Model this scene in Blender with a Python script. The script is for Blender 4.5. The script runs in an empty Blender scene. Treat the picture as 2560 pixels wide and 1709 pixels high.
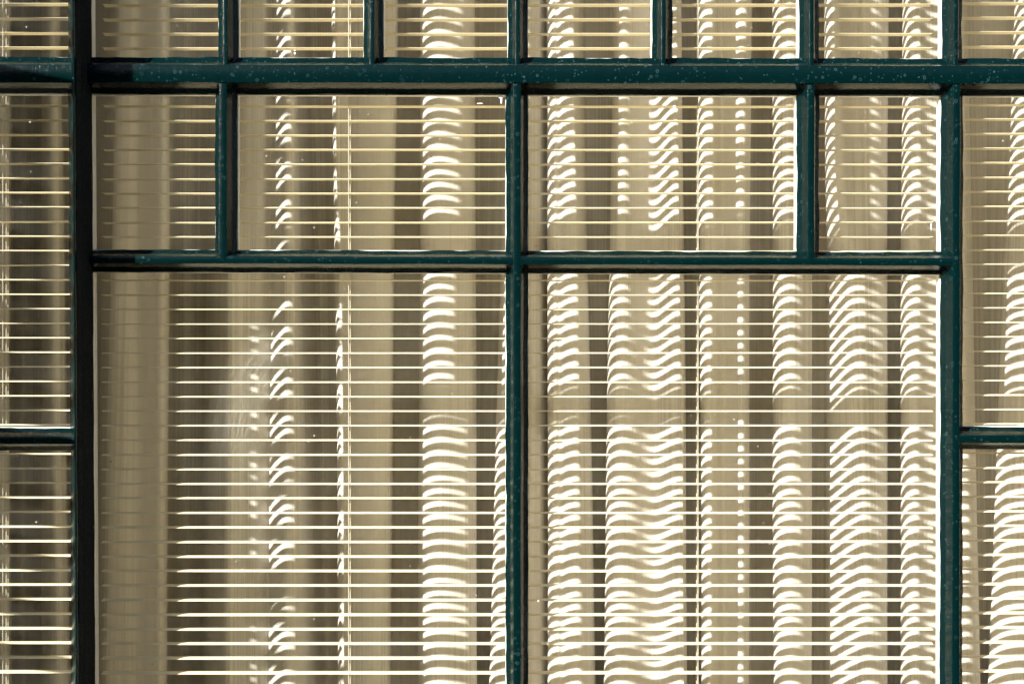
import bpy, bmesh, math, random
from mathutils import Vector, Matrix
random.seed(7)
S = bpy.context.scene
COL = S.collection
D = 2.5                      # camera to the front plane of the window bars
PX = 0.0006                  # metres per photograph pixel in that plane
EYE = 1.5                    # eye height above the ground
A, E = 0.96, 0.606           # sun direction: sideways and downward run per metre inward

# ------------------------------------------------------------------ camera
cam_d = bpy.data.cameras.new('camera'); cam = bpy.data.objects.new('camera', cam_d); COL.objects.link(cam)
cam.location = (0, -D, EYE); cam.rotation_euler = (math.radians(90), 0, 0)
cam_d.sensor_width = 36; cam_d.lens = 36 * D / (2560 * PX); cam_d.clip_start = 0.05; cam_d.clip_end = 300
S.camera = cam
# ------------------------------------------------------------------ sky
SUN_EL = math.atan(E / math.sqrt(1 + A * A)); SUN_AZ = math.atan2(-A, -1)
w = bpy.data.worlds.new('World'); S.world = w; w.use_nodes = True
nt = w.node_tree; bg = nt.nodes['Background']
sky = nt.nodes.new('ShaderNodeTexSky'); sky.sky_type = 'NISHITA'; sky.sun_disc = False
sky.sun_elevation = SUN_EL; sky.sun_rotation = SUN_AZ % (2 * math.pi)
nt.links.new(sky.outputs[0], bg.inputs[0]); bg.inputs[1].default_value = 0.06
# ------------------------------------------------------------------ sun
sd = bpy.data.lights.new('sun', 'SUN'); sd.energy = 5.0; sd.angle = math.radians(0.5); sd.color = (1, 0.958, 0.915)
so = bpy.data.objects.new('sun', sd); COL.objects.link(so)
so.rotation_euler = Vector((A, 1, -E)).to_track_quat('-Z', 'Y').to_euler(); so.location = (-6, -6, 6)
# ------------------------------------------------------------------ exposure
S.view_settings.view_transform = 'Standard'; S.view_settings.look = 'None'
S.view_settings.gamma = 1; S.view_settings.exposure = 1.62
S.render.engine = 'CYCLES'
S.cycles.max_bounces = 16; S.cycles.diffuse_bounces = 8; S.cycles.glossy_bounces = 5
S.cycles.transparent_max_bounces = 24; S.cycles.transmission_bounces = 8

# ------------------------------------------------------------------ helpers
def wx(px, y=0.0): return (px - 1280) * PX * (D + y) / D
def wz(py, y=0.0): return EYE + (854.5 - py) * PX * (D + y) / D

class MB:
    def __init__(s): s.v = []; s.f = []
    def add(s, vs, fs):
        n = len(s.v); s.v += [tuple(v) for v in vs]; s.f += [[i + n for i in f] for f in fs]
    def box(s, a, b):
        x0, y0, z0 = a; x1, y1, z1 = b
        s.add([(x0,y0,z0),(x1,y0,z0),(x1,y1,z0),(x0,y1,z0),(x0,y0,z1),(x1,y0,z1),(x1,y1,z1),(x0,y1,z1)],
              [(0,3,2,1),(4,5,6,7),(0,1,5,4),(1,2,6,5),(2,3,7,6),(3,0,4,7)])
    def tube(s, p, q, r, n=6):
        p = Vector(p); q = Vector(q); d = (q - p).normalized()
        u = d.orthogonal().normalized(); v = d.cross(u)
        vs = []
        for c in (p, q):
            for i in range(n):
                a = 2 * math.pi * i / n; vs.append(c + u * math.cos(a) * r + v * math.sin(a) * r)
        s.add(vs, [(i, (i+1) % n, n + (i+1) % n, n + i) for i in range(n)] + [list(range(n))[::-1], list(range(n, 2*n))])
    def mesh(s, name, mat, smooth=False):
        me = bpy.data.meshes.new(name); me.from_pydata(s.v, [], s.f); me.update()
        if mat: me.materials.append(mat)
        if smooth:
            for p in me.polygons: p.use_smooth = True
        return me
def obj(name, me, parent=None, loc=(0,0,0)):
    o = bpy.data.objects.new(name, me); COL.objects.link(o)
    o.location = loc
    if parent:
        o.parent = parent
        r = parent
        off = Vector(loc)
        while r is not None:
            off -= r.location; r = r.parent
        o.location = off
    return o
def tag(o, label=None, cat=None, group=None, kind=None):
    if label: o['label'] = label
    if cat: o['category'] = cat
    if group: o['group'] = group
    if kind: o['kind'] = kind
    return o
def root(name, loc, label, cat, group=None):
    o = bpy.data.objects.new(name, None); COL.objects.link(o); o.location = loc; o.empty_display_size = .1
    return tag(o, label, cat, group)

# ------------------------------------------------------------------ materials
def newmat(name):
    m = bpy.data.materials.new(name); m.use_nodes = True
    n = m.node_tree; n.nodes.clear()
    out = n.nodes.new('ShaderNodeOutputMaterial')
    return m, n, out
def N(n, t, **k):
    x = n.nodes.new(t)
    for a, b in k.items():
        if a in x.bl_rna.properties.keys() and a != 'inputs': setattr(x, a, b)
    return x
def L(n, a, b): n.links.new(a, b)
def coords(n, scale=(1,1,1)):
    g = n.nodes.new('ShaderNodeNewGeometry'); mp = n.nodes.new('ShaderNodeMapping')
    mp.inputs['Scale'].default_value = scale; n.links.new(g.outputs['Position'], mp.inputs['Vector'])
    return mp.outputs[0], g
def noise(n, vec, scale, detail=3, rough=.5):
    x = n.nodes.new('ShaderNodeTexNoise'); x.inputs['Scale'].default_value = scale
    x.inputs['Detail'].default_value = detail; x.inputs['Roughness'].default_value = rough
    n.links.new(vec, x.inputs['Vector']); return x.outputs['Fac']
def math_(n, op, a, b=None, clamp=False):
    x = n.nodes.new('ShaderNodeMath'); x.operation = op; x.use_clamp = clamp
    for i, q in enumerate((a, b)):
        if q is None: continue
        if isinstance(q, (int, float)): x.inputs[i].default_value = q
        else: n.links.new(q, x.inputs[i])
    return x.outputs[0]
def remap(n, v, a, b, c=0., d=1.):
    x = n.nodes.new('ShaderNodeMapRange'); x.clamp = True
    n.links.new(v, x.inputs[0])
    for i, q in zip((1,2,3,4), (a,b,c,d)): x.inputs[i].default_value = q
    return x.outputs[0]
def mixc(n, fac, a, b):
    x = n.nodes.new('ShaderNodeMix'); x.data_type = 'RGBA'
    if isinstance(fac, (int, float)): x.inputs[0].default_value = fac
    else: n.links.new(fac, x.inputs[0])
    for s_, q in ((6, a), (7, b)):
        if isinstance(q, tuple): x.inputs[s_].default_value = (*q, 1)
        else: n.links.new(q, x.inputs[s_])
    return x.outputs[2]
def bsdf(n, out, rough=.5, spec=.5):
    b = n.nodes.new('ShaderNodeBsdfPrincipled'); b.inputs['Roughness'].default_value = rough
    b.inputs['Specular IOR Level'].default_value = spec
    n.links.new(b.outputs[0], out.inputs[0]); return b
def bump(n, h, strength, dist, b):
    x = n.nodes.new('ShaderNodeBump'); x.inputs['Strength'].default_value = strength
    x.inputs['Distance'].default_value = dist; n.links.new(h, x.inputs['Height']); n.links.new(x.outputs[0], b.inputs['Normal'])

def paint_material(name, spots=True):
    """dark teal gloss paint with dust lying on upward faces, dried rain rings and brush marks"""
    m, n, out = newmat(name); b = bsdf(n, out, .22, .5); b.inputs['IOR'].default_value = 1.22; b.inputs['Coat Weight'].default_value = .10; b.inputs['Coat Roughness'].default_value = .10; b.inputs['Coat IOR'].default_value = 1.35
    v, g = coords(n)
    base = mixc(n, noise(n, v, 9, 4), (.0003, .0052, .0054), (.0005, .0084, .0086))
    # brush marks run mostly along the bars
    vs, _ = coords(n, (60, 60, 900)); vs2, _ = coords(n, (900, 60, 60))
    # dust on faces that look up
    sep = n.nodes.new('ShaderNodeSeparateXYZ'); L(n, g.outputs['Normal'], sep.inputs[0])
    up = remap(n, sep.outputs[2], .68, .92)
    grain = remap(n, noise(n, v, 1100, 2, .7), .40, .68)
    patch = remap(n, noise(n, v, 30, 4), .36, .66)
    dust = math_(n, 'MULTIPLY', math_(n, 'MULTIPLY', grain, patch), up)
    col = mixc(n, math_(n, 'MULTIPLY', dust, .38), base, (.085, .09, .06))
    # fine specks everywhere
    vo = n.nodes.new('ShaderNodeTexVoronoi'); vo.inputs['Scale'].default_value = 420; L(n, v, vo.inputs['Vector'])
    sc = n.nodes.new('ShaderNodeSeparateColor'); L(n, vo.outputs['Color'], sc.inputs[0])
    sp = math_(n, 'MULTIPLY', remap(n, vo.outputs['Distance'], .20, .30, 1, 0), remap(n, sc.outputs[0], .90, .96))
    patch2 = remap(n, noise(n, v, 14, 3), .42, .62)
    sp = math_(n, 'MULTIPLY', sp, math_(n, 'ADD', math_(n, 'MULTIPLY', patch2, .8), .2))
    col = mixc(n, math_(n, 'MULTIPLY', sp, .32), col, (.09, .15, .15))
    # dried rain rings, thicker towards the left end of the rail where drips fell
    for scl, thr in ((105, .66), (180, .62)):
        vr = n.nodes.new('ShaderNodeTexVoronoi'); vr.inputs['Scale'].default_value = scl; L(n, v, vr.inputs['Vector'])
        cr = n.nodes.new('ShaderNodeSeparateColor'); L(n, vr.outputs['Color'], cr.inputs[0])
        dd = math_(n, 'ADD', vr.outputs['Distance'], math_(n, 'MULTIPLY', math_(n, 'SUBTRACT', noise(n, v, 500, 2), .5), .10))
        rad = math_(n, 'ADD', math_(n, 'MULTIPLY', cr.outputs[1], .14), .12)
        ring = remap(n, math_(n, 'ABSOLUTE', math_(n, 'SUBTRACT', dd, rad)), .015, .05, 1, 0)
        fill = math_(n, 'MULTIPLY', remap(n, math_(n, 'SUBTRACT', rad, dd), 0, .02), .12)
        pick = remap(n, cr.outputs[0], thr + .08, thr + .16)
        area = remap(n, noise(n, v, 4.5, 2), .34, .56, .3, 1)
        r = math_(n, 'MULTIPLY', math_(n, 'MULTIPLY', math_(n, 'MAXIMUM', ring, fill), pick), area)
        col = mixc(n, math_(n, 'MULTIPLY', r, .23), col, (.09, .18, .20))
    L(n, col, b.inputs['Base Color'])
    rgh = math_(n, 'ADD', math_(n, 'MULTIPLY', dust, .3), math_(n, 'ADD', math_(n, 'MULTIPLY', noise(n, v, 60, 4), .16), .10))
    L(n, rgh, b.inputs['Roughness'])
    h = math_(n, 'ADD', math_(n, 'ADD', noise(n, vs, 1, 2), noise(n, vs2, 1, 2)), math_(n, 'MULTIPLY', noise(n, v, 70, 3), 2.5))
    bump(n, h, .35, .0006, b)
    return m
M_paint = paint_material('teal_paint')

m, n, out = newmat('white_paint'); b = bsdf(n, out, .35); v, g = coords(n)
L(n, mixc(n, noise(n, v, 20, 4), (.74, .72, .66), (.82, .80, .75)), b.inputs['Base Color']); M_white = m

def glass_material(name, smear=None):
    m, n, out = newmat(name)
    v, g = coords(n)
    tr = n.nodes.new('ShaderNodeBsdfTransparent'); tr.inputs[0].default_value = (.975, .985, .975, 1)
    gl = n.nodes.new('ShaderNodeBsdfGlossy'); gl.inputs['Roughness'].default_value = 0.0
    lw_ = n.nodes.new('ShaderNodeLayerWeight'); lw_.inputs['Blend'].default_value = .5
    fr_o = math_(n, 'ADD', math_(n, 'MULTIPLY', math_(n, 'POWER', lw_.outputs['Facing'], 5), .96), .035)
    # old glass: very slow waviness so reflections wander
    bp = n.nodes.new('ShaderNodeBump'); bp.inputs['Strength'].default_value = .04; bp.inputs['Distance'].default_value = .001
    L(n, noise(n, v, 7, 1), bp.inputs['Height']); L(n, bp.outputs[0], gl.inputs['Normal'])
    mx = n.nodes.new('ShaderNodeMixShader'); L(n, fr_o, mx.inputs[0]); L(n, tr.outputs[0], mx.inputs[1]); L(n, gl.outputs[0], mx.inputs[2])
    df = n.nodes.new('ShaderNodeBsdfDiffuse'); df.inputs[0].default_value = (.62, .60, .52, 1)
    # dust specks
    tot = None
    for scl, thr, amt in ((330, .94, .40), (900, .90, .30), (110, .985, .5)):
        vo = n.nodes.new('ShaderNodeTexVoronoi'); vo.inputs['Scale'].default_value = scl; L(n, v, vo.inputs['Vector'])
        sc = n.nodes.new('ShaderNodeSeparateColor'); L(n, vo.outputs['Color'], sc.inputs[0])
        s_ = math_(n, 'MULTIPLY', remap(n, vo.outputs['Distance'], .10, .22, 1, 0), remap(n, sc.outputs[0], thr, min(thr + .05, 1)))
        s_ = math_(n, 'MULTIPLY', s_, amt)
        tot = s_ if tot is None else math_(n, 'MAXIMUM', tot, s_)
    tot = math_(n, 'MULTIPLY', tot, remap(n, noise(n, v, 12, 3), .35, .65, .25, 1))
    film = math_(n, 'MULTIPLY', remap(n, noise(n, v, 5, 5, .6), .4, .75), .012)
    tot = math_(n, 'ADD', tot, film)
    if smear:
        cx, cz, rx, rz, ang, amt = smear
        mp = n.nodes.new('ShaderNodeMapping'); mp.vector_type = 'TEXTURE'
        mp.inputs['Location'].default_value = (cx, 0, cz); mp.inputs['Rotation'].default_value = (0, ang, 0)
        L(n, g.outputs['Position'], mp.inputs['Vector'])
        sx = n.nodes.new('ShaderNodeSeparateXYZ'); L(n, mp.outputs[0], sx.inputs[0])
        curve = math_(n, 'SUBTRACT', sx.outputs[0], math_(n, 'MULTIPLY', math_(n, 'MULTIPLY', sx.outputs[2], sx.outputs[2]), 2.2))
        ex = remap(n, math_(n, 'ABSOLUTE', curve), rx * .35, rx, 1, 0); ez = remap(n, math_(n, 'ABSOLUTE', sx.outputs[2]), rz * .5, rz, 1, 0)
        cb = n.nodes.new('ShaderNodeCombineXYZ'); L(n, math_(n, 'MULTIPLY', curve, 700), cb.inputs[0]); L(n, math_(n, 'MULTIPLY', sx.outputs[2], 12), cb.inputs[2])
        st = remap(n, noise(n, cb.outputs[0], 1, 2, .7), .50, .66)
        sm = math_(n, 'MULTIPLY', math_(n, 'MULTIPLY', ex, ez), math_(n, 'MULTIPLY', math_(n, 'ADD', st, .18), amt))
        tot = math_(n, 'ADD', tot, sm)
    mx2 = n.nodes.new('ShaderNodeMixShader'); L(n, math_(n, 'MINIMUM', tot, .8), mx2.inputs[0]); L(n, mx.outputs[0], mx2.inputs[1]); L(n, df.outputs[0], mx2.inputs[2])
    L(n, mx2.outputs[0], out.inputs[0]); return m
M_glass = glass_material('window_glass')
M_glass_smear = glass_material('wiped_window_glass', (wx(598), wz(985), .045, .125, math.radians(22), .07))

m, n, out = newmat('cream_slat'); b = bsdf(n, out, .38, .4); v, g = coords(n, (2, 40, 40))
L(n, mixc(n, noise(n, v, 1, 3), (.85, .755, .525), (.88, .79, .57)), b.inputs['Base Color'])
M_slat = m
m, n, out = newmat('cord'); b = bsdf(n, out, .8); b.inputs['Base Color'].default_value = (.74, .68, .55, 1); M_cord = m

m, n, out = newmat('curtain_cloth')
b = n.nodes.new('ShaderNodeBsdfPrincipled'); b.inputs['Roughness'].default_value = .85; b.inputs['Specular IOR Level'].default_value = .15
at = n.nodes.new('ShaderNodeUVMap'); at.uv_map = 'UVMap'
mp = n.nodes.new('ShaderNodeMapping'); L(n, at.outputs[0], mp.inputs[0])
def cl(scale):
    q = n.nodes.new('ShaderNodeMapping'); q.inputs['Scale'].default_value = scale; L(n, at.outputs[0], q.inputs[0]); return q.outputs[0]
warp = noise(n, cl((900, 14, 1)), 1, 3, .6); weft = noise(n, cl((16, 900, 1)), 1, 2, .6)
weave = math_(n, 'ADD', math_(n, 'MULTIPLY', warp, .65), math_(n, 'MULTIPLY', weft, .35))
cc = mixc(n, remap(n, weave, .3, .7), (.605, .565, .51), (.725, .685, .62))
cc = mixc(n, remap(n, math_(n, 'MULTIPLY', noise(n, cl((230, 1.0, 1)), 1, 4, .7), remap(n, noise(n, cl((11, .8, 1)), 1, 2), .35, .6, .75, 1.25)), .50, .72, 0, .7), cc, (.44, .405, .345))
L(n, cc, b.inputs['Base Color'])
hh = math_(n, 'ADD', math_(n, 'MULTIPLY', weave, .25), noise(n, cl((150, 1.6, 1)), 1, 3, .6))
bp = n.nodes.new('ShaderNodeBump'); bp.inputs['Strength'].default_value = .5; bp.inputs['Distance'].default_value = .0018
L(n, hh, bp.inputs['Height']); L(n, bp.outputs[0], b.inputs['Normal'])
tl = n.nodes.new('ShaderNodeBsdfTranslucent'); tl.inputs[0].default_value = (.5, .46, .36, 1)
mx = n.nodes.new('ShaderNodeMixShader'); mx.inputs[0].default_value = .10
L(n, b.outputs[0], mx.inputs[1]); L(n, tl.outputs[0], mx.inputs[2]); L(n, mx.outputs[0], out.inputs[0])
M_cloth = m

def plain(name, c1, c2, scale, rough=.8, bmp=None):
    m, n, out = newmat(name); b = bsdf(n, out, rough, .3); v, g = coords(n)
    f = noise(n, v, scale, 5, .6); L(n, mixc(n, remap(n, f, .3, .7), c1, c2), b.inputs['Base Color'])
    if bmp: bump(n, f, .6, bmp, b)
    return m
M_ground = plain('gravel_paving', (.15, .125, .085), (.23, .195, .135), 25, .9, .01)
M_wall = plain('lime_render', (.42, .38, .30), (.52, .47, .38), 6, .9, .004)
M_room = plain('room_plaster', (.42, .38, .30), (.48, .44, .36), 3, .9)
M_floor = plain('floor_boards', (.16, .10, .06), (.22, .15, .09), 5, .5)
M_leaf = plain('hedge_leaf', (.015, .030, .012), (.035, .055, .02), 4, .5)
M_red = plain('red_blossom', (.45, .02, .02), (.60, .06, .05), 9, .5)
M_batten = plain('green_batten', (.01, .04, .04), (.02, .06, .055), 20, .4)

# ------------------------------------------------------------------ the setting
gb = MB(); gb.add([(-60,-60,0),(60,-60,0),(60,60,0),(-60,60,0)], [(0,1,2,3)])
tag(obj('ground', gb.mesh('ground', M_ground)), 'pale gravel paving in front of the house', None, kind='structure')
ZT, ZB = 2.62, 0.42          # top and bottom of the window openings
XL, XR = -.99, 1.30
r = root('house_wall', (0, .12, 0), 'pale rendered house wall that the green window is set into', 'wall')
for a_, b_ in (((-3.2,.0,.0),(3.2,.24,ZB-.02)), ((-3.2,.0,ZT+.02),(3.2,.24,3.4)), ((-3.2,.0,ZB-.02),(XL-.02,.24,ZT+.02)), ((XR+.02,.0,ZB-.02),(3.2,.24,ZT+.02))):
    q = MB(); q.box(a_, b_); obj('wall_face', q.mesh('wall_face', M_wall), r)
rm = MB()
rm.box((-3.2,.26,.01),(3.2,3.4,.03)); o = obj('room_floor', rm.mesh('room_floor', M_floor)); tag(o, kind='structure')
rm = MB(); rm.box((-3.2,.26,3.36),(3.2,3.4,3.40)); tag(obj('room_ceiling', rm.mesh('room_ceiling', M_room)), kind='structure')
rm = MB(); rm.box((-3.24,3.42,0),(3.24,3.5,3.4)); rm.box((-3.3,.26,0),(-3.22,3.40,3.35)); rm.box((3.22,.26,0),(3.3,3.40,3.35))
tag(obj('room_walls', rm.mesh('room_walls', M_room)), kind='structure')

# ------------------------------------------------------------------ window bars
def bar_mesh(p, q, f, b1, b2, yf, yg, seg=None, lip=.0045, jit=.00048, proud=0.0, rnd=.0011):
    """a glazing bar from p to q (x, z of the front centre line); f half width of the front,
    b1 / b2 half widths at the glass on the right / left hand of the direction; puttied slopes"""
    p = Vector(p); q = Vector(q); d = q - p; Ln = d.length; d.normalize(); t = Vector((d.y, -d.x))
    y0 = yf - proud
    m1 = f + rnd + .42 * (b1 - f - rnd); m2 = f + rnd + .42 * (b2 - f - rnd)
    prof = [(-b2, yg), (-b2, yg - .0012), (-m2, yg - .0078), (-f - rnd, y0 + rnd*1.8), (-f - rnd*.3, y0 + rnd*.45), (-f + rnd*.7, y0),
            (f - rnd*.7, y0), (f + rnd*.3, y0 + rnd*.45), (f + rnd, y0 + rnd*1.8), (m1, yg - .0078), (b1, yg - .0012), (b1, yg)]
    n = seg or max(2, int(Ln / .012)); k = len(prof)
    rs = random.Random(int(Ln * 1e5) + int(p.x * 1e4) + int(p.y * 1e3))
    ph = [rs.uniform(0, 6.28) for _ in range(8)]
    V = []; F = []
    for i in range(n + 1):
        s = i / n * Ln
        w1 = jit * (math.sin(s * 31 + ph[0]) + .7 * math.sin(s * 83 + ph[1]) + rs.uniform(-.9, .9))
        w2 = jit * (math.sin(s * 27 + ph[2]) + .7 * math.sin(s * 91 + ph[3]) + rs.uniform(-.9, .9))
        w3 = jit * .5 * math.sin(s * 19 + ph[4]); w4 = jit * .5 * math.sin(s * 23 + ph[5])
        for j, (u, y) in enumerate(prof):
            if j < 2: u = u - w2
            elif j == 2: u = u - (w2 + w3) * .5
            elif j < 6: u = u - w3
            elif j < 9: u = u + w4
            elif j == 9: u = u + (w1 + w4) * .5
            else: u = u + w1
            c = p + d * s + t * u
            V.append((c.x, y, c.y))
    for i in range(n):
        for j in range(k - 1):
            a0 = i * k + j; F.append((a0, a0 + k, a0 + k + 1, a0 + 1))
        F.append((i*k + k-1, (i+1)*k + k-1, (i+1)*k, i*k))
    F.append(list(range(k))[::-1]); F.append([n*k + j for j in range(k)])
    mb = MB(); mb.add(V, F)
    me = mb.mesh('bar', M_paint)
    bm = bmesh.new(); bm.from_mesh(me); bmesh.ops.recalc_face_normals(bm, faces=bm.faces)
    bm.to_mesh(me); bm.free()
    for pl in me.polygons: pl.use_smooth = True
    try: me.set_sharp_from_angle(angle=math.radians(26))
    except Exception: pass
    return me
def trim_mesh(p, q, b1, b2, y0, y1):
    p = Vector(p); q = Vector(q); d = (q - p).normalized(); t = Vector((d.y, -d.x)); V = []
    for y in (y0, y1):
        for c, u in ((p, -b2), (p, b1), (q, b1), (q, -b2)):
            e = c + t * u; V.append((e.x, y, e.y))
    mb = MB(); mb.add(V, [(0,1,2,3),(7,6,5,4),(0,4,5,1),(1,5,6,2),(2,6,7,3),(3,7,4,0)])
    me = mb.mesh('inner_trim', M_white)
    bm = bmesh.new(); bm.from_mesh(me); bmesh.ops.recalc_face_normals(bm, faces=bm.faces); bm.to_mesh(me); bm.free()
    return me
def add_bar(kind, parent, p, q, f, b1, b2, yf, yg, ytrim, proud=0.0, tr=-0.0007):
    o = obj(kind, bar_mesh(p, q, f, b1, b2, yf, yg, proud=proud), parent)
    t = obj('inner_trim', trim_mesh(p, q, b1 - tr, b2 - tr, yg + .0042 + proud * .3, ytrim - proud), o)
    return o

YG = .027; YT = .0485
win = root('window', (0, YG, ZB), 'wide dark teal painted timber window with many small panes above two tall panes, set back right of the projecting corner', 'window')
# key lines (x, z)
xa_t, xa_b = wx(217) , wx(217) + .0055           # right hand face of the projecting corner post at top / bottom of the picture
def xa(z): return xa_t + (xa_b - xa_t) * (wz(0) - z) / (wz(0) - wz(1709))
mul = wx(1292.5); rp_t, rp_b = wx(2391.5), wx(2389.5)
def rpx(z): return rp_t + (rp_b - rp_t) * (wz(0) - z) / (wz(0) - wz(1709))
sub1, sub2 = wx(558), wx(2027)
rail_l, rail_r = wz(184.3), wz(187.7)
def railz(x): return rail_l + (rail_r - rail_l) * (x - wx(186)) / (wx(2391) - wx(186))
def thinz(x): return wz(648.5) + (wz(654.5) - wz(648.5)) * (x - wx(230)) / (wx(2370) - wx(230))
rbz = wz(1096.5)
F_ = .0050; B_ = .0168
# head and sill of the whole frame
add_bar('window_head', win, (xa(ZT)+.001, ZT-.03), (XR, ZT-.03), .025, .040, .040, 0, YG, YT)
add_bar('window_sill', win, (xa(ZB)+.001, ZB+.03), (XR, ZB+.03), .028, .045, .045, -.03, YG, YT)
add_bar('window_jamb', win, (XR-.03, ZB+.06), (XR-.03, ZT-.06), .025, .040, .040, 0, YG, YT)
# big rail
add_bar('rail', win, (xa(railz(0))+.0005, railz(wx(217))), (XR-.05, railz(XR)), .0128, .0265, .0290, 0, YG, YT, proud=.0030)
# thin transom
add_bar('transom', win, (xa(thinz(0))+.0005, thinz(wx(217))), (rpx(thinz(0)), thinz(wx(2391))), F_, B_+.0005, B_-.0008, 0, YG, YT, proud=.0004)
# right hand transom beside the post
add_bar('transom', win, (rpx(rbz), rbz), (XR-.05, rbz-.0004), F_+.0006, B_, B_, 0, YG, YT, proud=.0004)
# tall verticals
add_bar('mullion', win, (mul, ZB+.05), (mul, railz(mul)-.008), F_, B_, B_, 0, YG, YT, proud=.0009)
add_bar('mullion', win, (rpx(ZB), ZB+.05), (rpx(railz(0)), railz(.66)-.008), F_, B_, B_+.0004, 0, YG, YT, proud=.0009)
# short verticals between rail and transom
add_bar('glazing_bar', win, (sub1-.0005, thinz(sub1)), (sub1, railz(sub1)-.008), F_, B_, B_-.0006, 0, YG, YT, proud=.0006)
add_bar('glazing_bar', win, (sub2, thinz(sub2)), (sub2+.0003, railz(sub2)-.008), F_-.0003, B_, B_, 0, YG, YT, proud=.0006)
# top row of bars
tops = [562.7, 929.5, 1294, 1659, 2029.5, 2391, 2757, 3120]
for px in tops:
    x = wx(px)
    if x > XR - .06: continue
    z = railz(x) + .0135
    add_bar('glazing_bar', win, (x, z - .006), (x + .0004, ZT - .045), .0030, .0152, .0148, .002, YG, YT, proud=0)
# glazing: one pane per opening
def pane(parent, x0, x1, z0, z1, yg, mat=M_glass):
    mb = MB(); mb.box((x0, yg + .0003, z0), (x1, yg + .0038, z1))
    return obj('glass_pane', mb.mesh('glass_pane', mat), parent)
xs_top = [xa(2.2)] + [wx(p) for p in tops if wx(p) < XR - .06] + [XR - .03]
for i in range(len(xs_top) - 1):
    x0, x1 = xs_top[i], xs_top[i+1]
    pane(win, x0 + .0015, x1 - .0015, railz((x0+x1)/2) + .006, ZT - .03, YG)
xs = [xa(1.9), sub1, mul, sub2, rpx(1.9)]
for i in range(4):
    x0, x1 = xs[i], xs[i+1]; xm = (x0 + x1) / 2
    pane(win, x0 + .0015, x1 - .0015, thinz(xm) + .002, railz(xm) - .006, YG)
pane(win, xa(1.3) + .0025, mul - .0015, ZB + .03, thinz(-.3) - .002, YG, M_glass_smear)
pane(win, mul + .0015, rpx(1.3) - .0015, ZB + .03, thinz(.3) - .002, YG)
pane(win, rpx(1.5) + .0015, XR - .03, rbz + .002, railz(.9) - .006, YG)
pane(win, rpx(1.3) + .0015, XR - .03, ZB + .03, rbz - .002, YG)
# white paint runs and spots left on the glass
M_drip = plain('white_paint_drip', (.75, .74, .70), (.82, .81, .78), 30, .4)
def drip(cx, cz, w_, h_):
    rs = random.Random(int(cx*9e3)); V = []; k = 16
    for i in range(k):
        a = 2*math.pi*i/k; V.append((cx + math.cos(a)*w_*(1+rs.uniform(-.2,.2)), YG - .0001, cz + math.sin(a)*h_*(1+rs.uniform(-.15,.15))))
    V.append((cx, YG - .0008, cz))
    mb = MB(); mb.add(V, [(i, (i+1) % k, k) for i in range(k)]); return obj('paint_drip', mb.mesh('paint_drip', M_drip, True), win)
drip(wx(1253, YG), wz(250, YG), .0013, .0060); drip(wx(1252, YG), wz(243, YG), .0040, .0018)
drip(wx(1200, YG), wz(259, YG), .0050, .0007); drip(wx(1400, YG), wz(146, YG), .0042, .0016)
drip(wx(737, YG), wz(134, YG), .0013, .0017); drip(wx(737, YG), wz(127, YG), .0010, .0009)
drip(wx(2328, YG), wz(566, YG), .0007, .0055)
drip(wx(1686, YG), wz(267, YG), .0022, .0019); drip(wx(1346, YG), wz(1501, YG), .0009, .0017)
drip(wx(66, YG), wz(68, YG), .0008, .0008)

# ------------------------------------------------------------------ projecting left window
YF2 = -.075; YG2 = -.048
lw = root('window', (-.79, YG2, ZB), 'narrower teal window at the left edge whose frame projects forward and shades the panes beside it', 'window')
# deep corner post: its right face drops back to the main window
def corner_post():
    V = []; F = []; nseg = 110; rs = random.Random(3)
    for i in range(nseg + 1):
        z = ZB + (ZT - ZB) * i / nseg; x = xa(z)
        j = rs.uniform(-.0003, .0003) + .0003 * math.sin(z * 37); j2 = rs.uniform(-.0004, .0004) + .0004 * math.sin(z * 29 + 1)
        pr = [(-.0145 + j2, YG2), (-.0145 + j2, YG2 - .004), (-.0034, YF2 + .0016), (-.0022 + j*.3, YF2), (-.0008 + j*.3, YF2), (0 + j*.5, YF2 + .0010),
              (0 + j*.4, -.040), (-.0014 + j*.3, -.0385), (-.0014, -.0350), (0, -.0335), (j, YG + .002), (-.0005, YG + .0022), (-.0145, YG + .0022)]
        for u, y in pr: V.append((x + u, y, z))
        k = len(pr)
    for i in range(nseg):
        for j in range(k):
            a0 = i*k + j; b0 = i*k + (j+1) % k; F.append((a0, a0 + k, b0 + k, b0))
    F.append(list(range(k))); F.append([nseg*k + j for j in range(k)][::-1])
    mb = MB(); mb.add(V, F); me = mb.mesh('corner_post', M_paint)
    bm = bmesh.new(); bm.from_mesh(me); bmesh.ops.recalc_face_normals(bm, faces=bm.faces); bm.to_mesh(me); bm.free()
    for pl in me.polygons: pl.use_smooth = True
    try: me.set_sharp_from_angle(angle=math.radians(30))
    except Exception: pass
    return me
cp = obj('corner_post', corner_post(), lw)
mb = MB()
zs = [ZB, ZT]
mb.add([(xa(ZB)-.0325, YG+.003, ZB),(xa(ZB)-.0006, YG+.003, ZB),(xa(ZB)-.0006, .054, ZB),(xa(ZB)-.0325, .054, ZB),
        (xa(ZT)-.0325, YG+.003, ZT),(xa(ZT)-.0006, YG+.003, ZT),(xa(ZT)-.0006, .054, ZT),(xa(ZT)-.0325, .054, ZT)],
       [(0,3,2,1),(4,5,6,7),(0,1,5,4),(1,2,6,5),(2,3,7,6),(3,0,4,7)])
obj('inner_trim', mb.mesh('inner_trim', M_white), cp)
m, n, out = newmat('shade_black'); b = bsdf(n, out, .75, .12); b.inputs['IOR'].default_value = 1.12; v, g = coords(n, (1, 1, 1))
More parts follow.
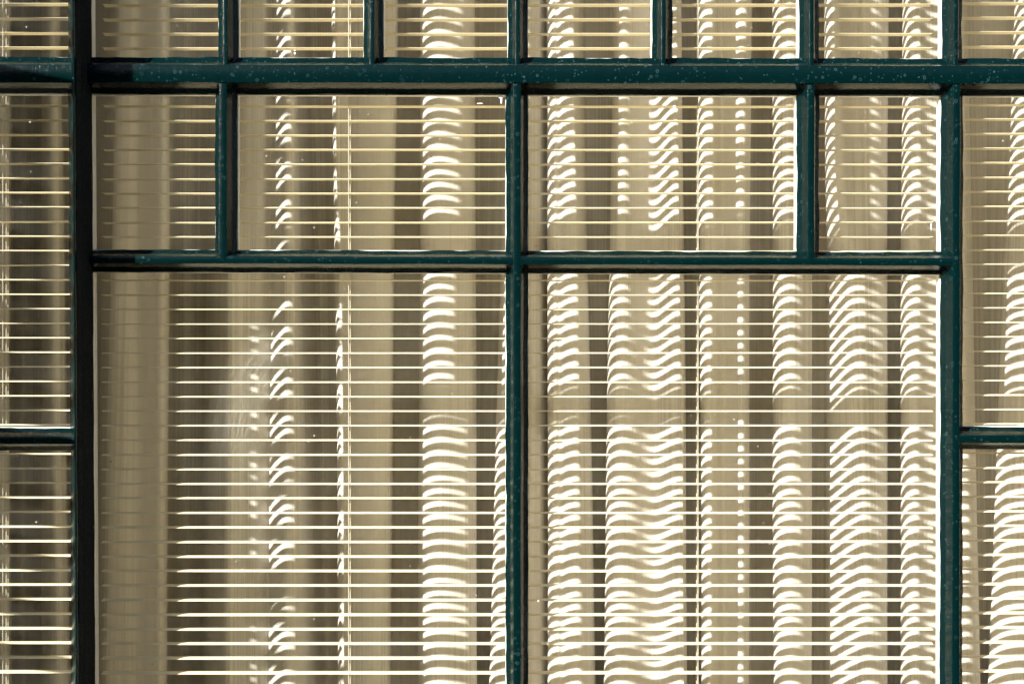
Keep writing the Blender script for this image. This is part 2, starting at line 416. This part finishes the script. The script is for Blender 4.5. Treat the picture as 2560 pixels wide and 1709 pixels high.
L(n, mixc(n, remap(n, noise(n, v, 260, 4, .7), .45, .7), (.007, .0085, .009), (.026, .027, .025)), b.inputs['Base Color'])
M_shade_strip = m  # near-black colour stands for the shade on the post's right face
def shade_strip_mesh():
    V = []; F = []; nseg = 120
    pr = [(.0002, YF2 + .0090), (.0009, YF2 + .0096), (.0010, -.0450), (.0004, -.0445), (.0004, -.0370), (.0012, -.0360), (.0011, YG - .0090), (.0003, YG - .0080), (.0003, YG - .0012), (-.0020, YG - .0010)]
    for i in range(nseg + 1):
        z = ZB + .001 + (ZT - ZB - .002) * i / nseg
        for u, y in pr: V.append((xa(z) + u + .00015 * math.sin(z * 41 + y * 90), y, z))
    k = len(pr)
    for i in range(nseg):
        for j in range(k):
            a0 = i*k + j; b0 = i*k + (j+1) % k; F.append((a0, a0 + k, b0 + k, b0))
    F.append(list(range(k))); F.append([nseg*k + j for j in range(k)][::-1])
    mb = MB(); mb.add(V, F); me = mb.mesh('shade_strip', M_shade_strip)
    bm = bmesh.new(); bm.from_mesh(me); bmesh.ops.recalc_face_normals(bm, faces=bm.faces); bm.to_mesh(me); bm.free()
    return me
tag(obj('shade_strip', shade_strip_mesh(), cp), 'matt black strip along the shaded side of the corner post')
lrz = EYE + .3902
YT2 = -.026
add_bar('rail', lw, (XL+.03, lrz+.0002), (xa(lrz)-.003, lrz), .0130, .0245, .0280, YF2, YG2, YT2, proud=-.0004)
lbz = EYE - .1426
add_bar('transom', lw, (XL+.03, lbz), (xa(lbz)-.003, lbz-.0003), .0052, .0165, .0165, YF2, YG2, YT2, proud=-.0004)
add_bar('window_head', lw, (XL, ZT-.03), (xa(ZT)-.004, ZT-.03), .025, .040, .040, YF2, YG2, YT2, proud=-.0004)
add_bar('window_sill', lw, (XL, ZB+.03), (xa(ZB)-.004, ZB+.03), .025, .040, .040, YF2, YG2, YT2, proud=-.0004)
add_bar('window_jamb', lw, (XL+.01, ZB+.06), (XL+.01, ZT-.06), .015, .028, .028, YF2, YG2, YT2)
add_bar('glazing_bar', lw, (xa(2)-.288, lrz+.010), (xa(2)-.288, ZT-.05), .0030, .0152, .0148, YF2+.002, YG2, YT2)
XLg = XL + .03
pane(lw, XLg, xa(1.3)-.008, ZB+.03, lbz-.002, YG2)
pane(lw, XLg, xa(1.7)-.008, lbz+.002, lrz-.006, YG2)
pane(lw, xa(2)-.2865, xa(2.2)-.008, lrz+.006, ZT-.03, YG2)
pane(lw, XLg, xa(2)-.2895, lrz+.006, ZT-.03, YG2)
# the short return and soffit that close the step between the two windows
q = MB(); q.box((XL-.02, YG2+.03, ZT+.001), (xa(ZT), .12, ZT+.019)); obj('soffit', q.mesh('soffit', M_white), lw)
q = MB(); q.box((XL-.02, YG2+.03, ZB-.019), (xa(ZB), .12, ZB-.001)); obj('soffit', q.mesh('soffit', M_white), lw)
q = MB(); q.box((XL-.019, YF2+.001, ZB), (XL-.001, .12, ZT)); obj('side_cheek', q.mesh('side_cheek', M_wall), lw)

# ------------------------------------------------------------------ venetian blinds
SW = .0237; Y0 = .0512; YC = Y0 + SW / 2
PITCH = 36.2 * PX * (D + YC) / D
def slat_mesh(x0, x1):
    n = 10; cam_h = .0017; th = .00022; nx = max(2, int((x1 - x0) / .06)); V = []; F = []
    for i in range(nx + 1):
        x = x0 + (x1 - x0) * i / nx
        for side in (1, -1):
            for j in range(n + 1):
                u = j / n * 2 - 1
                if side < 0: u = -u
                V.append((x, u * SW / 2, cam_h * (1 - u*u) - cam_h * .6 + side * th / 2))
    k = 2 * (n + 1)
    for i in range(nx):
        for j in range(k):
            F.append((i*k + j, i*k + (j+1) % k, (i+1)*k + (j+1) % k, (i+1)*k + j))
    F.append(list(range(k))[::-1]); F.append([nx*k + j for j in range(k)])
    mb = MB(); mb.add(V, F); me = mb.mesh('slat', M_slat, True)
    bm = bmesh.new(); bm.from_mesh(me); bmesh.ops.recalc_face_normals(bm, faces=bm.faces); bm.to_mesh(me); bm.free()
    try: me.set_sharp_from_angle(angle=math.radians(60))
    except Exception: pass
    return me
def blind(x0, x1, off_px, cords, label, slope=0.0):
    xm = (x0 + x1) / 2; L2 = (x1 - x0) / 2
    r = root('venetian_blind', (xm, YC, ZT - .06), label, 'blind', 'cream venetian blinds hung behind the panes')
    me = slat_mesh(-L2, L2); rs = random.Random(int(x1 * 1000))
    z0 = wz(12.8 + off_px, YC); zz = []
    z = z0
    while z < ZT - .09: z += PITCH
    while z > ZB + .10:
        o = obj('slat', me, r, (xm, YC, z + rs.uniform(-.00018, .00018)))
        o.rotation_euler = (math.radians(rs.uniform(-.8, .8)), slope + rs.uniform(-.0007, .0007), 0)
        zz.append(z); z -= PITCH
    ztop, zbot = zz[0] + .02, zz[-1] - .02
    q = MB(); q.box((x0, Y0, ztop), (x1, Y0 + SW, ztop + .028)); obj('head_rail', q.mesh('head_rail', M_slat), r)
    q = MB(); q.box((x0, Y0, zbot - .012), (x1, Y0 + SW, zbot)); obj('bottom_rail', q.mesh('bottom_rail', M_slat), r)
    for cx in cords:
        rr = .00036
        for dy, dx in ((-.0009, 0), (SW + .0009, .0003)):
            q = MB(); q.tube((cx + dx, Y0 + dy, zbot - .01), (cx + dx, Y0 + dy, ztop + .01), rr); obj('ladder_cord', q.mesh('ladder_cord', M_cord), r)
        q = MB(); q.tube((cx + .0012, YC, zbot - .01), (cx + .0012, YC, ztop + .01), .0004); obj('lift_cord', q.mesh('lift_cord', M_cord), r)
        q = MB()
        for z in zz:
            q.tube((cx, Y0 - .0009, z - .0012), (cx + .0035, YC, z - .0014), .0003, 4)
            q.tube((cx + .0035, YC, z - .0014), (cx + .0003, Y0 + SW + .0009, z - .0012), .0003, 4)
        o = obj('ladder_rungs', q.mesh('ladder_rungs', M_cord), r); o['kind'] = 'stuff'
    return r
blind(xa(1.2) + .0045, rpx(1.5) - .0215, 0, [wx(871.5, Y0), wx(1745, Y0)], 'wide cream blind with two ladder cords behind the main teal window')
blind(XL + .045, xa(1.5) - .036, -2, [wx(7.6, Y0)], 'cream blind behind the projecting window at the left edge')
blind(rpx(1.5) + .0215, XR - .075, -4.5, [wx(2620, Y0)], 'cream blind right of the right hand teal post', slope=-.0012)

# ------------------------------------------------------------------ curtain
CT = [  # apparent x at the top row, at the bottom row, depth (mm)
 (-60,-60,452),(-30,-30,424),(5,5,420),(24,24,445),(28,28,478),(18,18,510),(60,60,580),(112,112,530),(104,106,480),
 (106,108,450),(118,126,424),(138,150,420),(152,168,440),(156,174,475),(146,164,510),(205,205,590),(270,250,520),(264,242,480),
 (266,242,450),(285,262,420),(318,300,417),(345,342,424),(380,378,420),(408,402,418),(420,416,440),(421,417,480),(408,405,515),
 (458,452,615),(510,494,600),(545,520,530,515),(556,540,505,468),(570,558,480,436),(582,574,466,430),(596,590,458,438),(618,612,452,449),(655,642,456),(676,672,476),(690,688,452),(712,712,424),(730,738,424),
 (737,752,440),(742,765,470),(752,782,515),(792,814,585),(838,850,540),(835,845,490),(836,849,446,458),(846,857,427,438),(872,872,436,434),(900,900,420),(945,935,413),
 (978,968,425),(988,977,450),(987,976,485),(972,962,520),(1020,1015,550),(1062,1062,520),(1050,1048,480),(1051,1050,448),
 (1061,1061,424),(1082,1082,411),(1110,1112,409),(1146,1148,416),(1172,1174,427),(1187,1188,450),(1188,1190,485),(1172,1175,520),(1225,1208,540),(1272,1240,515),(1263,1228,480),(1264,1228,450),
 (1278,1245,420),(1310,1290,408),(1336,1330,425),(1352,1352,455),(1368,1372,482),(1366,1371,470),(1368,1372,450),(1376,1380,432),(1386,1394,424),(1393,1402,425),(1400,1409,423),(1406,1416,418),(1418,1428,412),(1436,1448,409),(1450,1466,422),
 (1460,1482,448),(1464,1486,485),(1450,1474,520),(1497,1498,525),(1538,1522,520),(1529,1510,480),(1530,1511,450),
 (1537,1519,424,426,1),(1552,1540,412,412,1),(1570,1566,413,411,1),(1590,1590,428,419,1),(1608,1611,444,432,1),(1626,1632,454,439,1),(1642,1652,450,436,1),(1660,1672,432,425,1),(1680,1690,414,414,1),(1696,1706,411,410,1),(1704,1714,430,420,1),(1706,1717,474,474,1),(1690,1702,515),
 (1722,1728,515),(1756,1760,510),(1747,1753,476),(1748,1754,446),(1762,1768,424),(1786,1790,420),(1808,1812,424),(1828,1832,408),(1852,1850,392),(1870,1866,402),(1876,1872,440),(1868,1864,480),
 (1905,1905,520),(1942,1944,520),(1932,1936,480),(1933,1937,448),(1948,1952,420),(1975,1980,409),(2002,2008,420),(2024,2026,448),(2027,2027,482),(2012,2014,515),
 (2046,2046,530),(2076,2078,515),(2064,2066,480,504),(2066,2069,450,492),(2076,2090,428,470),(2094,2118,413,442),(2112,2144,414,421),(2132,2160,434,412),(2154,2176,428,411),(2168,2194,414,418),(2196,2208,420,428),(2214,2217,440,444),(2220,2218,484),(2206,2204,515),
 (2238,2238,535),(2262,2264,515),(2255,2254,480),(2256,2255,452),(2270,2270,420),(2295,2294,408),(2318,2318,424),(2345,2345,431),(2378,2380,424),(2410,2420,416),(2424,2444,440),(2425,2446,470),(2415,2436,492),
 (2450,2462,505),(2490,2476,500),(2524,2478,486),(2520,2474,462),(2524,2480,446),(2545,2510,420),(2590,2560,410),(2640,2620,424),(2670,2660,455),(2668,2660,490),(2690,2690,545),(2740,2740,520)]
# the same kind of folds carried on outside the picture
pre = []; x = -560
while x < -80:
    for dx, dy in ((0,480),(2,450),(18,421),(50,412),(80,424),(95,450),(94,485),(84,515)): pre.append((x+dx, x+dx, dy))
    pre.append((x+130, x+130, 548)); x += 160
post = []; x = 2760
while x < 3150:
    for dx, dy in ((0,480),(2,450),(18,421),(50,412),(80,424),(95,450),(94,485),(84,515)): post.append((x+dx, x+dx, dy))
    post.append((x+130, x+130, 548)); x += 160
pts = [(p_ + (0,) if len(p_) == 4 else p_ if len(p_) == 5 else (p_[0], p_[1], p_[2], p_[2], 0)) for p_ in pre + [(-72,-72,500)] + CT + post]
def crom(p0, p1, p2, p3, t):
    return .5 * ((2*p1) + (-p0+p2)*t + (2*p0-5*p1+4*p2-p3)*t*t + (-p0+3*p1-3*p2+p3)*t*t*t)
SUB = 7; ROWS = 54
ztop, zbot = 2.90, .10
zt_ref, zb_ref = wz(430, .42), wz(1600, .42)
V = []; UV = []; F = []
rows = []
for r_ in range(ROWS + 1):
    z = ztop + (zbot - ztop) * r_ / ROWS
    t = max(-.35, min(1.35, (zt_ref - z) / (zt_ref - zb_ref)))
    row = []
    for xt, xb, d, db, late in pts:
        y = (d + (db - d) * max(0, min(1, (wz(720 if late else 450, .42) - z) / (.28 if late else .13)))) / 1000
        sway = .0010 * math.sin(z * 3.1 + xt * .02) + .0006 * math.sin(z * 7.3 + xt * .05)
        row.append((wx(xt + (xb - xt) * t, y) + sway, y + .0022 * math.sin(z * 2.3 + xt * .013)))
    line = []
    for i in range(1, len(row) - 2):
        for s in range(SUB):
            u = s / SUB
            line.append((crom(row[i-1][0], row[i][0], row[i+1][0], row[i+2][0], u), crom(row[i-1][1], row[i][1], row[i+1][1], row[i+2][1], u)))
    rows.append((z, line))
K = len(rows[0][1]); arc = [0.0]
mid = rows[ROWS // 2][1]
for i in range(1, K): arc.append(arc[-1] + math.hypot(mid[i][0]-mid[i-1][0], mid[i][1]-mid[i-1][1]))
for z, line in rows:
    for i, (x, y) in enumerate(line): V.append((x, y, z)); UV.append((arc[i], z))
for r_ in range(ROWS):
    for i in range(K - 1): F.append((r_*K + i, (r_+1)*K + i, (r_+1)*K + i + 1, r_*K + i + 1))
me = bpy.data.meshes.new('curtain'); me.from_pydata(V, [], F); me.materials.append(M_cloth)
uvl = me.uv_layers.new(name='UVMap')
for lp in me.loops: uvl.data[lp.index].uv = UV[lp.vertex_index]
for p in me.polygons: p.use_smooth = True
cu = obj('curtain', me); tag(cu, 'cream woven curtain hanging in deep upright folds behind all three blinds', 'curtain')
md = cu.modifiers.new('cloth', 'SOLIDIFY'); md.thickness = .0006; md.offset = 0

# ------------------------------------------------------------------ outside, left of the picture: added shadow screen
# unseen, added for its shadow: open battens comb the sunlight reaching the left window
hx, hy = -1.90, -.10                       # hinge side of the screen, by the wall
u_ = (1.86 * .025 + 1.9 - .6375) / (1.86 + A)
u_ = (-.6375 + 1.9 + .0465) / (1.86 + A)   # sun ray over the corner post's front edge meets the screen's free end
tx, ty = -.6375 - A * u_, YF2 - u_
scr = root('shadow_screen', (hx, hy, 0), 'added green slatted screen, unseen, that throws banded shade on the left window', 'screen')
dv = Vector((tx - hx, ty - hy)); dl = dv.length; dv.normalize(); nv = Vector((-dv.y, dv.x))
def plank(name, s0, s1, z0, z1, th, off=0.0):
    V = []
    for z in (z0, z1):
        for s_, o_ in ((s0, -th/2), (s1, -th/2), (s1, th/2), (s0, th/2)):
            c = Vector((hx, hy)) + dv * s_ + nv * (o_ + off); V.append((c.x, c.y, z))
    q = MB(); q.add(V, [(0,3,2,1),(4,5,6,7),(0,1,5,4),(1,2,6,5),(2,3,7,6),(3,0,4,7)])
    obj(name, q.mesh(name, M_batten), scr)
for k in range(30):
    z = .5695 + k * .0745
    plank('batten', 0, dl, z, z + .026, .008)
plank('screen_post', .02, .07, 0.01, 2.86, .04, .026); plank('screen_post', .42, .46, 0.01, 2.86, .03, .021)

# ------------------------------------------------------------------ garden behind the camera, seen only mirrored in the panes
def leaves(name, mat, cnt, size, fn, seed):
    rs = random.Random(seed); V = []; F = []
    for i in range(cnt):
        c = Vector(fn(rs)); R = Matrix.Rotation(rs.uniform(0, 6.28), 3, 'Z') @ Matrix.Rotation(rs.uniform(0, 6.28), 3, 'X')
        s = size * rs.uniform(.6, 1.4); n = len(V)
        for a in ((-s,0,0),(0,-s*.45,0),(s,0,0),(0,s*.45,0)): V.append(tuple(c + R @ Vector(a)))
        F.append((n, n+1, n+2, n+3))
    mb = MB(); mb.v = V; mb.f = F; return obj(name, mb.mesh(name, mat))
def hedge_pt(rs):
    x = rs.uniform(-8, 8); z = rs.uniform(.05, 1) ** .8 * (4.1 + .35 * math.sin(x * 1.7) + .25 * math.sin(x * 4.1))
    return (x, -7.6 + rs.uniform(-.5, .35) + .2 * math.sin(x * 3), z)
def core_pt(rs):
    x = rs.uniform(-9, 9); return (x, -8.3 + rs.uniform(-.4, .3), .05 + rs.random() ** 1.3 * 3.9)
def both(rs): return core_pt(rs) if rs.random() < .6 else hedge_pt(rs)
tag(leaves('hedge', M_leaf, 62000, .16, both, 5), 'dark leafy hedge across the garden facing the windows', kind='stuff')
spots_ = [(rx, rz) for rx, rz in ((.45, 2.35), (.9, 2.2), (1.7, 2.25), (1.55, 2.0), (.2, 1.95), (-.3, 1.9), (2.1, 2.1), (2.6, 2.3))]
def red_pt(rs):
    c = rs.choice(spots_); return (c[0] + rs.gauss(0, .13), -7.15 + rs.uniform(-.1, .1), c[1] + rs.gauss(0, .10))
tag(leaves('blossom', M_red, 500, .045, red_pt, 6), 'red blossoms on the hedge facing the windows', kind='stuff')
